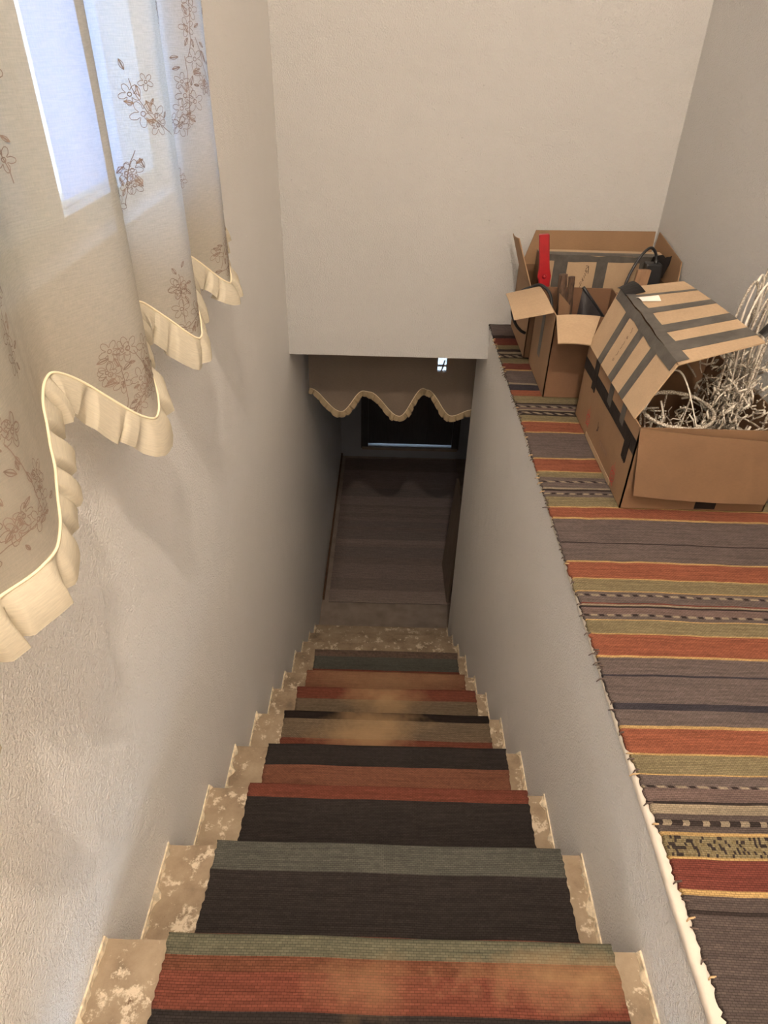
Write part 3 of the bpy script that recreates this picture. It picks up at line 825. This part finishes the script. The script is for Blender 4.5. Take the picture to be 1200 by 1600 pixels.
# --- big taped box in front
def big_box():
    x0, x1, y0, y1, z0, z1 = 1.110, 1.508, 1.548, 2.115, FZ, -.815
    root = empty('cardboard_box', ((x0+x1)/2, (y0+y1)/2, z0))
    P = carton(root, x0, x1, y0, y1, z0, z1, M_CARD)
    # front flap folded out and hanging down over the front
    ff = Patch((x0+.018, y0-.024, -1.006), (x1-.020, y0-.022, -1.024), (x1+.014, y0-.004, -.846), (x0-.004, y0-.006, -.812), .010)
    part(ff.sheet(MB(), .004, 14, 8), 'flap', M_CARD, root)
    # left flap leaning up to the ridge, right flap roofing it over
    hb, hf = Vector((x0+.002, 2.112, z1)), Vector((x0+.002, 1.600, z1-.002))
    rb, rf_ = Vector((1.178, 2.13, -.640)), Vector((1.186, 1.605, -.668))
    lf = Patch(hb, hf, rf_, rb, .004)
    lo = part(lf.sheet(MB(), .004, 10, 8), 'flap', M_CARD_PALE, root)
    rf2 = Patch(rb, rf_, Vector((1.392, 1.625, -.612)), Vector((1.352, 2.10, -.606)), .006)
    ro = part(rf2.sheet(MB(), .004, 10, 8), 'flap', M_CARD_PALE, root)
    bf = Patch(Vector((1.20, 2.118, -.815)), Vector((1.195, 2.125, -.650)), Vector((1.365, 2.12, -.628)), Vector((1.48, 2.118, -.815)))
    part(bf.sheet(MB(), .004, 6, 6), 'flap', M_CARD_DARK, root)
    # tape across both flaps: cross strips and the wide one along the ridge
    for (a, b) in ((.245, .325), (.495, .575), (.715, .79)):
        tape(lf, lo, a, b, -.0, 1.0)
    for (a, b, sk) in ((.16, .19, .03), (.37, .44, 0.02), (.60, .69, .02), (.80, .90, .03)):
        tape(rf2, ro, a, b, .0, 1.0, skew=sk)
    tape(lf, lo, .02, .985, .86, 1.02, off=.0055, ragged=.03); tape(rf2, ro, .02, .985, -.02, .12, off=.0055, ragged=.03)
    # loose curled tape end at the right flap and white tag at the ridge
    cur = Patch(Vector((1.385, 1.66, -.600)), Vector((1.392, 1.635, -.602)), Vector((1.425, 1.64, -.575)), Vector((1.415, 1.675, -.570)), .006)
    part(cur.sheet(MB(), .0008, 6, 6), 'loose_tape', M_TAPE_BLK, ro)
    wt = Patch(Vector((1.19, 2.02, -.632)), Vector((1.20, 1.99, -.632)), Vector((1.245, 1.965, -.622)), Vector((1.24, 1.985, -.612)), .006)
    part(wt.sheet(MB(), .0008, 6, 6), 'paper_tag', plain('white_paper', (238, 232, 224), .7, var=.03), ro)
    blk = Patch(Vector((1.165, 2.13, -.638)), Vector((1.172, 2.06, -.640)), Vector((1.225, 2.05, -.622)), Vector((1.21, 2.14, -.618)), .008)
    part(blk.sheet(MB(), .001, 6, 6), 'crumpled_tape', M_TAPE_BLK, ro)
    # band of black tape along the left side and its end on the corner
    L = P['left']
    tape(L, root, -.0, 1.0, .68, .84, M_TAPE_BLK, off=.0006, ragged=.02)
    for (a, b, lo_, hi) in ((.20, .27, .60, .99), (.50, .57, .74, .99), (.73, .79, .76, .99), (.86, .93, .48, .78)):
        tape(L, root, a, b, lo_, hi, M_TAPE_BLK if lo_ < .7 else M_TAPE, off=.0010, ragged=.03)
    part(MB().box((x0+.205, y0-.0012, z0+.004), (x0+.262, y0-.0004, z0+.05)), 'tape', M_TAPE_BLK, root)
    # crease strip along the foot of the left side
    part(L.sheet(MB(), .0012, 10, 3, .28, .80, .0, .07, .0008, .01), 'bottom_crease', M_CARD_PALE, root)
    # prints: two red emblems, small icon and a row of faint grey letters
    def emblem(u, v, sc):
        e = MB(); q = lambda a, b: L.P(u+a*sc/.567, v+b*sc/.25, .0006)
        def ln(pts, w): e.ribbon([q(*p) for p in pts], L.n, w)
        ln([(math.cos(t*.45)*.5, -.35+math.sin(t*.45)*.42) for t in range(15)], .0035)
        ln([(math.cos(t*.45)*.24, -.35+math.sin(t*.45)*.2) for t in range(15)], .003)
        ln([(-.5, .1), (-.28, .5), (-.1, .2), (0, .95), (.15, .2), (.34, .55), (.5, .1), (-.5, .1)], .003)
        ln([(-.3, -.7), (-.5, -.95), (0, -.85), (.5, -.95), (.3, -.7)], .003)
        part(e, 'printed_emblem', M_REDINK, root)
    emblem(.26, .27, .036); emblem(.815, .20, .036)
    ic = MB(); q = lambda a, b: L.P(.45+a*.02/.567, .32+b*.02/.25, .0006)
    ic.ribbon([q(-.1, 1), q(0, .2), q(0, -.4)], L.n, .004); ic.ribbon([q(.35, .5), q(.3, -.2), q(-.3, -.5)], L.n, .005)
    part(ic, 'printed_icon', M_INK, root)
    gp = MB()
    for k in range(9):
        u = .52+k*.018; gp.ribbon([L.P(u, .20, .0006), L.P(u+.004, .27, .0006)], L.n, .004); gp.ribbon([L.P(u, .27, .0006), L.P(u+.012, .23, .0006)], L.n, .003)
    part(gp, 'printed_letters', M_GREYINK, root)
    # pencil handwriting on the left flap, between the first two tape strips
    hw = MB(); off = .0048
    def st(pts): hw.ribbon([lf.P(u, v, off) for (u, v) in pts], lf.n, .0022)
    st([(.425, .80), (.44, .74), (.435, .72)]); st([(.43, .66), (.445, .63), (.43, .62), (.425, .65)])
    st([(.43, .57), (.44, .53), (.432, .50), (.44, .47), (.433, .43)]); st([(.435, .40), (.44, .34), (.43, .31)])
    st([(.43, .26), (.445, .24), (.43, .22), (.425, .25)])
    part(hw, 'handwriting', M_INK, lo)
    tag(root, 'large open cardboard box with dark tape strips across its raised flaps', 'box')
big_box()

# --- smaller open box behind it
def small_box():
    x0, x1, y0, y1, z0, z1 = 1.018, 1.290, 2.240, 2.560, FZ, -.768
    root = empty('cardboard_box', ((x0+x1)/2, (y0+y1)/2, z0))
    P = carton(root, x0, x1, y0, y1, z0, z1, M_CARD_DARK)
    part(Patch((x0-.018, 2.085, -.806), (1.104, 2.082, -.808), (1.165, y0-.002, z1), (x0, y0-.002, z1), .004).sheet(MB(), .004, 8, 6), 'flap', M_CARD_PALE, root)
    part(Patch((.893, 2.545, -.797), (.888, 2.285, -.803), (x0-.002, y0+.028, z1), (x0-.002, y1-.01, z1), .012).sheet(MB(), .004, 8, 6), 'flap', M_CARD_PALE, root)
    tape(P['left'], root, .42, .55, .30, 1.0, M_TAPE, off=.0006)
    tag(root, 'small open cardboard box of odds and ends, flaps folded outwards', 'box')
small_box()

# --- box against the back wall
def back_box():
    x0, x1, y0, y1, z0, z1 = 1.003, 1.552, 2.598, 2.962, FZ, -.795
    root = empty('cardboard_box', ((x0+x1)/2, (y0+y1)/2, z0))
    P = carton(root, x0, x1, y0, y1, z0, z1, M_CARD)
    part(Patch((x0+.012, y1, z1), (x1, y1, z1), (x1, y1+.012, -.655), (x0+.055, y1+.012, -.662), .002).sheet(MB(), .004, 10, 6, off=-.004), 'flap', M_CARD_MID, root)
    part(Patch((x1, y0+.02, z1), (x1, y1, z1), (x1+.004, y1-.02, -.650), (x1+.004, y0+.05, -.690), .0).sheet(MB(), .004, 6, 6, off=-.001), 'flap', M_CARD_MID, root)
    part(Patch((x0, y1-.03, z1), (x0, y0+.03, z1), (x0-.040, 2.80, -.655), (x0-.045, y1-.04, -.665), .006).sheet(MB(), .004, 6, 6), 'flap', M_CARD_MID, root)
    tag(root, 'wide cardboard box against the back wall with its flaps standing up', 'box')
back_box()

# --- closed carton standing in the back box
def inner_box():
    x0, x1, y0, y1, z0, z1 = 1.045, 1.535, 2.752, 2.835, FZ+.006, -.706
    root = empty('taped_carton', ((x0+x1)/2, (y0+y1)/2, z0))
    P = carton(root, x0, x1, y0, y1, z0, z1, M_CARD_PALE)
    top = Patch((x0, y0, z1), (x1, y0, z1), (x1, y1, z1), (x0, y1, z1))
    part(top.sheet(MB(), .004, 8, 4), 'lid', M_CARD_PALE, root)
    F = P['front']
    tape(top, root, -.01, .965, .0, .55, M_TAPE, off=.0045, ragged=.04)
    tape(F, root, -.005, .93, .945, 1.012, M_TAPE, off=.0006, ragged=.012)
    for (a, b) in ((.115, .225), (.455, .545), (.80, .93)):
        tape(F, root, a, b, .02, .99, M_TAPE, off=.0012)
    tape(F, root, .87, 1.03, .80, 1.03, M_TAPE_BLK, off=.0022, ragged=.05, skew=.05)
    hw = MB()
    def st(pts, w=.0020): hw.ribbon([F.P(.345+a*.055, .905-b*.24, .0007) for (a, b) in pts], F.n, w)
    st([(.55, .0), (.95, .02), (1.05, .36)], .0026); st([(.95, .04), (.62, .14), (.72, .26), (1.02, .24)])
    st([(.55, .22), (.85, .32), (.55, .36), (.78, .46), (.48, .46), (.66, .58), (.36, .56), (.55, .70)])
    st([(.30, .62), (.48, .72), (.2, .72), (.36, .84), (.05, .78), (.26, .92), (.12, 1.0), (.30, 1.02)])
    part(hw, 'handwriting', M_INK, root)
    tag(root, 'closed carton bound in dark tape standing inside the back box', 'box')
inner_box()

# ------------------------------------------------------------------ odds and ends in the boxes
def bez(pts, n=24):
    """Catmull-Rom through points"""
    P = [Vector(p) for p in pts]; P = [P[0]*2-P[1]] + P + [P[-1]*2-P[-2]]; out = []
    for i in range(1, len(P)-2):
        for k in range(n):
            t = k/n; a, b, c, d_ = P[i-1], P[i], P[i+1], P[i+2]
            out.append(.5*((2*b)+(-a+c)*t+(2*a-5*b+4*c-d_)*t*t+(-a+3*b-3*c+d_)*t**3))
    out.append(P[-2]); return out

# red plastic handle
rd = empty('red_handle', (1.05, 2.66, FZ))
h0, h1 = Vector((1.095, 2.655, FZ+.01)), Vector((1.033, 2.690, -.612))
ax_ = (h1-h0)
side_ = Vector((1, 0, .08)).normalized(); dep_ = Vector((0, -1, 0))
rm_ = MB(); prof = [(0, .019), (.45, .019), (.60, .021), (.66, .026), (.72, .021), (.78, .0195), (.995, .0195), (1.0, .017)]
for (t, w) in prof:
    c = h0+ax_*t
    for (sx, sy) in ((-1, -.5), (-.8, -1), (.8, -1), (1, -.5), (1, .5), (.8, 1), (-.8, 1), (-1, .5)):
        rm_.v.append(c+side_*w*sx+dep_*.009*sy)
k_ = len(prof)
for i in range(k_-1):
    for j in range(8): rm_.f.append((8*i+j, 8*i+(j+1) % 8, 8*i+8+(j+1) % 8, 8*i+8+j))
rm_.f.append(tuple(range(8))[::-1]); rm_.f.append(tuple(8*(k_-1)+j for j in range(8)))
part(rm_, 'grip', M_RED, rd)
cv = h0+ax_*.66+dep_*.010
part(MB().tube([cv, cv+dep_*.004, cv+dep_*.006], lambda t: .009*(1-.6*t), 12), 'rivet', M_RED, rd, True)
tag(rd, 'flat red plastic handle sticking up out of the back box', 'handle')

# black power brick with looping cable
pb = empty('power_adapter', (1.48, 2.70, FZ))
b_ = MB(); b_.obox((1.452, 2.665, -.86), (.060, 0, 0), (0, .045, .0), (-.012, .012, .152))
o_ = part(b_, 'brick', M_BLACK, pb); bv = o_.modifiers.new('bevel', 'BEVEL'); bv.width = .006; bv.segments = 3
cable = bez([(1.478, 2.69, -.712), (1.470, 2.70, -.672), (1.440, 2.69, -.652), (1.400, 2.67, -.690), (1.362, 2.64, -.770), (1.345, 2.625, -.90), (1.35, 2.64, -1.04)])
part(MB().tube(cable, .0055, 8), 'cable', M_BLACK, pb, True)
part(MB().tube([(1.478, 2.69, -.72), (1.477, 2.692, -.695)], .008, 8), 'strain_relief', M_BLACK, pb, True)
tag(pb, 'black power adapter with arched cable propped in the back box', 'adapter')

# black cable draped over the left flap of the small box
cb = bez([(1.035, 2.40, -1.0), (1.045, 2.41, -.86), (1.042, 2.46, -.775), (1.020, 2.535, -.757), (.990, 2.572, -.775), (.950, 2.578, -.80), (.930, 2.577, -.86), (.947, 2.578, -.914), (.972, 2.582, -.945), (.994, 2.584, -.958)])
o_ = MB().tube(cb, .006, 8).build('black_cable', M_BLACK, None, True)
tag(o_, 'black cable hanging over the folded left flap of the small box', 'cable')

# rough wooden sticks
for k, (xa, xb, r, lab) in enumerate([(1.098, 1.068, .016, 'thicker rough brown stick standing in the small box'), (1.128, 1.104, .012, 'thinner rough brown stick on the right in the small box')]):
    stk = MB(); pts = [Vector((xa, 2.40+.02*k, FZ+.02)).lerp(Vector((xb, 2.44+.02*k, -.688-.012*k)), t/14) for t in range(15)]
    pts = [p+Vector((.003*mnoise.noise((p.z*20, k, 0)), .003*mnoise.noise((p.z*20, k, 5)), 0)) for p in pts]
    stk.tube(pts, lambda t, r=r, k=k: r*(1+.18*mnoise.noise((t*9, k*4, 0))), 9)
    stk.v = [tuple(Vector(v)+Vector((1, .6, 0))*.0025*mnoise.noise((v[0]*160, v[1]*160, v[2]*30))) for v in stk.v]
    tag(stk.build('wooden_stick', M_BARK), lab, 'stick', 'sticks in the small box')

# black nylon pouch: padded wedge with a flap
po = empty('black_pouch', (1.18, 2.42, FZ))
pc = MB(); nu, nv = 12, 10
base_o = Vector((1.112, 2.36, -.985)); eu = Vector((.125, .015, -.02)); ev = Vector((.02, .03, .27)); en = Vector((-.1, -1, .1)).normalized()
for sgn in (1, -1):
    for i in range(nu+1):
        for j in range(nv+1):
            u, v = i/nu, j/nv
            vt = v*(1-.42*u)        # slanting top edge
            pc.v.append(base_o+eu*u+ev*vt+en*(sgn*.030*(math.sin(math.pi*u)**.5)*(math.sin(math.pi*min(1, v*.97+.015))**.5)))
n1 = (nu+1)*(nv+1)
for i in range(nu):
    for j in range(nv):
        a = i*(nv+1)+j; pc.f.append((a, a+nv+1, a+nv+2, a+1)); pc.f.append((n1+a, n1+a+1, n1+a+nv+2, n1+a+nv+1))
part(pc, 'body', M_DARKCLOTH, po, True)
part(MB().tube([base_o+eu*u+ev*(1-.42*u)+en*.004 for u in (0, .25, .5, .75, 1)], .006, 8), 'zip_edge', M_BLACK, po, True)
tag(po, 'black nylon pouch with slanting top edge inside the small box', 'pouch')

# folded brown paper wedge, dark cloth and a scrap of pink paper
pw = MB(); Patch((1.065, 2.33, -1.02), (1.105, 2.33, -1.03), (1.088, 2.36, -.770), (1.050, 2.38, -.735), .006).sheet(pw, .006, 6, 6)
tag(pw.build('cardboard_scrap', M_CARD), 'torn cardboard scrap standing beside the sticks in the small box', 'cardboard')
dc = MB(); nn = 14
for i in range(nn+1):
    for j in range(nn+1):
        u, v = i/nn, j/nn
        dc.v.append((1.026+.035*u+.006*mnoise.noise((u*5, v*5, 1)), 2.29+.10*v, -.80-.16*u*u-.05*v*(1-u)+.012*mnoise.noise((u*4, v*6, 7))))
for i in range(nn):
    for j in range(nn):
        a = i*(nn+1)+j; dc.f.append((a, a+nn+1, a+nn+2, a+1))
o_ = dc.build('dark_cloth', M_DARKCLOTH, None, True); sd = o_.modifiers.new('thick', 'SOLIDIFY'); sd.thickness = .004
tag(o_, 'crumpled black cloth along the left side of the small box', 'cloth')
pk = MB(); Patch((1.215, 2.28, -.83), (1.262, 2.30, -.83), (1.272, 2.33, -.752), (1.222, 2.31, -.775), .008).sheet(pk, .002, 6, 6)
tag(pk.build('paper_scrap', M_PINK), 'pinkish paper scrap in the right corner of the small box', 'paper')
wg = MB(); wg.obox((1.375, 2.625, -1.0), (.05, 0, 0), (0, .016, 0), (.028, .03, .275))
tag(wg.build('wooden_block', plain('pale_wood', (150, 116, 88), .7, var=.2, scale=14, stretch=(5, 5, 1))), 'pale wooden slat leaning beside the power adapter', 'wood')

# silver wire decorations in the big box
def wire_basket():
    root = empty('wire_ornament', (1.235, 1.72, FZ))
    rg = random.Random(3); c = Vector((1.256, 1.690, -.832)); rx, ry = .096, .092
    ring = [c+Vector((rx*math.cos(t), ry*math.sin(t), .010*math.sin(t+.2))) for t in [2*math.pi*k/72 for k in range(72)]]
    rad = [.0056*(.75+.5*rg.random()) for _ in range(72)]
    part(MB().tube(ring, lambda t: rad[min(71, int(t*71))], 7, closed=True), 'rim', M_WIRE, root, True)
    for k in range(9):
        a = 2*math.pi*k/9+.2; p = ring[int(a/(2*math.pi)*72) % 72]
        q = bez([p, c+Vector((rx*.8*math.cos(a), ry*.8*math.sin(a), -.09)), c+Vector((.3*rx*math.cos(a), .3*ry*math.sin(a), -.165))], 8)
        part(MB().tube(q, .0030, 5), 'rib', M_WIRE, root, True)
    for (a0, h, tip) in ((.9, .09, .4), (2.6, .115, 0.2)):
        p0 = ring[int(a0*72/6.283)]; p1 = ring[int((a0+2.4)*72/6.283) % 72]; mid = (p0+p1)/2+Vector((0, .02, h))
        part(MB().tube(bez([p0, p0.lerp(mid, .6)+Vector((0, 0, .02)), mid, p1.lerp(mid, .6)+Vector((0, 0, .02)), p1], 8), .0018, 5), 'loop', M_WIRE_CLEAR, root, True)
    tw = MB(); tb = MB()
    for k in range(150):
        a = rg.uniform(0, 6.283); r = rg.random()**.5
        p = c+Vector((rx*.9*r*math.cos(a), ry*.9*r*math.sin(a), rg.uniform(-.16, -.01)))
        d_ = Vector((rg.uniform(-1, 1), rg.uniform(-1, 1), rg.uniform(-.3, .9))).normalized()*rg.uniform(.02, .06)
        e = p+d_; e.x = min(max(e.x, 1.13), 1.35); e.y = min(max(e.y, 1.57), 1.82)
        (tw if rg.random() < .6 else tb).tube([p, p.lerp(e, .5)+Vector((rg.uniform(-1, 1), rg.uniform(-1, 1), rg.uniform(-1, 1)))*.006, e], rg.uniform(.0014, .0030), 5)
    tag(part(tw, 'tinsel_twigs', M_WIRE, root, True), kind='stuff'); tag(part(tb, 'clear_twigs', M_WIRE_CLEAR, root, True), kind='stuff')
    tag(root, 'round wire ornament with beaded silver rim lying in the taped box', 'ornament')
wire_basket()

def wire_tangle():
    root = empty('wire_ornament', (1.435, 1.76, FZ))
    rg = random.Random(21)
    def loop(pts, r, mat, name, beads=True):
        q = bez(pts, 10); rr = [r*(.75+.55*rg.random()) if beads else r for _ in range(len(q)+2)]
        part(MB().tube(q, lambda t: rr[int(t*(len(q)-1))], 6), name, mat, root, True)
    # tall arching cords
    for k in range(9):
        xa = 1.415+.008*k; ya = 1.72+.018*((k*5) % 9); top = -.505-.012*((k*7) % 5)
        loop([(xa, ya, -1.0), (xa-.012+.004*k, ya+.01, -.80), (xa-.02+.006*k, ya+.03, top-.10), (xa+.015+.003*k, ya+.05, top), (min(1.488, xa+.05), ya+.06, top-.08), (min(1.49, xa+.06), ya+.06, -.78), (min(1.49, xa+.045), ya+.05, -.99)], .0032, M_WIRE if k % 3 else M_WIRE_CLEAR, 'cord')
    # straight beaded frame bars
    for (p, q, r) in (((1.400, 1.655, -.860), (1.437, 1.70, -.650), .0042), ((1.430, 1.69, -.700), (1.492, 1.66, -.715), .0036), ((1.353, 1.70, -.860), (1.372, 1.74, -.700), .0036),
                      ((1.492, 1.66, -.715), (1.488, 1.66, -.88), .0036), ((1.400, 1.655, -.862), (1.470, 1.62, -.872), .0042)):
        p, q = Vector(p), Vector(q); loop([p, p.lerp(q, .33)+Vector((.001, 0, 0)), p.lerp(q, .66), q], r, M_WIRE, 'frame_bar')
    # lower strands reaching the front of the box
    for k, (xs, ys_, xe, ye) in enumerate([(1.36, 1.68, 1.318, 1.60), (1.385, 1.67, 1.335, 1.585), (1.41, 1.66, 1.36, 1.59), (1.43, 1.66, 1.385, 1.58), (1.455, 1.66, 1.405, 1.585), (1.475, 1.66, 1.43, 1.585)]):
        loop([(xs, ys_, -.850-.006*k), ((xs+xe)/2-.01, (ys_+ye)/2, -.872), (xe, ye, -.94), (xe-.005, ye+.01, -1.04)], .0034, M_WIRE, 'cord')
    loop([(1.395, 1.64, -.868), (1.42, 1.625, -.860), (1.445, 1.63, -.885), (1.43, 1.635, -.91), (1.415, 1.64, -.895)], .006, M_WIRE_CLEAR, 'knot', False)
    tw, tb = MB(), MB()
    for k in range(330):
        p = Vector((rg.uniform(1.355, 1.485), rg.uniform(1.60, 1.88), rg.gauss(-.83, .075)))
        p.z = min(max(p.z, -1.03), -.66)
        d_ = Vector((rg.uniform(-.6, .6), rg.uniform(-.6, .6), rg.uniform(-.4, 1))).normalized()*rg.uniform(.015, .06)
        e = p+d_; e.x = min(max(e.x, 1.345), 1.492)
        if e.z > -.66: e.z = -.66
        (tw if rg.random() < .7 else tb).tube([p, p.lerp(e, .5)+Vector((rg.uniform(-1, 1), rg.uniform(-1, 1), rg.uniform(-1, 1)))*.006, e], rg.uniform(.0016, .0034), 5)
    tag(part(tw, 'tinsel_twigs', M_WIRE, root, True), kind='stuff'); tag(part(tb, 'clear_twigs', M_WIRE_CLEAR, root, True), kind='stuff')
    tag(root, 'tall tangled silver wire ornament rising from the taped box by the wall', 'ornament')
wire_tangle()

# ------------------------------------------------------------------ ceiling lamp (above the frame) that lights the stairwell, plus the added fill globe
def pendant(name, L, r, strength, label):
    lamp = empty(name, (L.x, L.y, CEIL))
    m, nt, b = new_mat('lit_bulb'); b.inputs['Base Color'].default_value = (1, 1, 1, 1)
    b.inputs['Emission Color'].default_value = (*LAMP_COLOR, 1); b.inputs['Emission Strength'].default_value = strength
    bl = MB(); rings, seg = 8, 12
    for i in range(1, rings):
        a = math.pi*i/rings
        for k in range(seg): bl.v.append((L.x+r*math.sin(a)*math.cos(2*math.pi*k/seg), L.y+r*math.sin(a)*math.sin(2*math.pi*k/seg), L.z+r*math.cos(a)))
    tp = len(bl.v); bl.v += [(L.x, L.y, L.z+r), (L.x, L.y, L.z-r)]
    for i in range(rings-2):
        for k in range(seg): bl.f.append((i*seg+k, i*seg+seg+k, i*seg+seg+(k+1) % seg, i*seg+(k+1) % seg))
    for k in range(seg):
        bl.f.append((tp, k, (k+1) % seg)); bl.f.append((tp+1, (rings-2)*seg+(k+1) % seg, (rings-2)*seg+k))
    part(bl, 'bulb', m, lamp, True)
    part(MB().tube([L+Vector((0, 0, r*.9)), L+Vector((0, 0, r+.05))], .020, 12), 'socket', M_BLACK, lamp, True)
    part(MB().tube([L+Vector((0, 0, r+.045)), Vector((L.x, L.y, CEIL-.001))], .004, 6), 'cord', M_BLACK, lamp, True)
    tag(lamp, label, 'lamp')
pendant('pendant_lamp', LAMP, .045, LAMP_STRENGTH, 'bare glowing bulb on a short cord under the stairwell ceiling')
pendant('fill_globe', FILL_GLOBE, .10, FILL_STRENGTH, 'added unseen fill globe hanging low over the landing to brighten the stairwell')
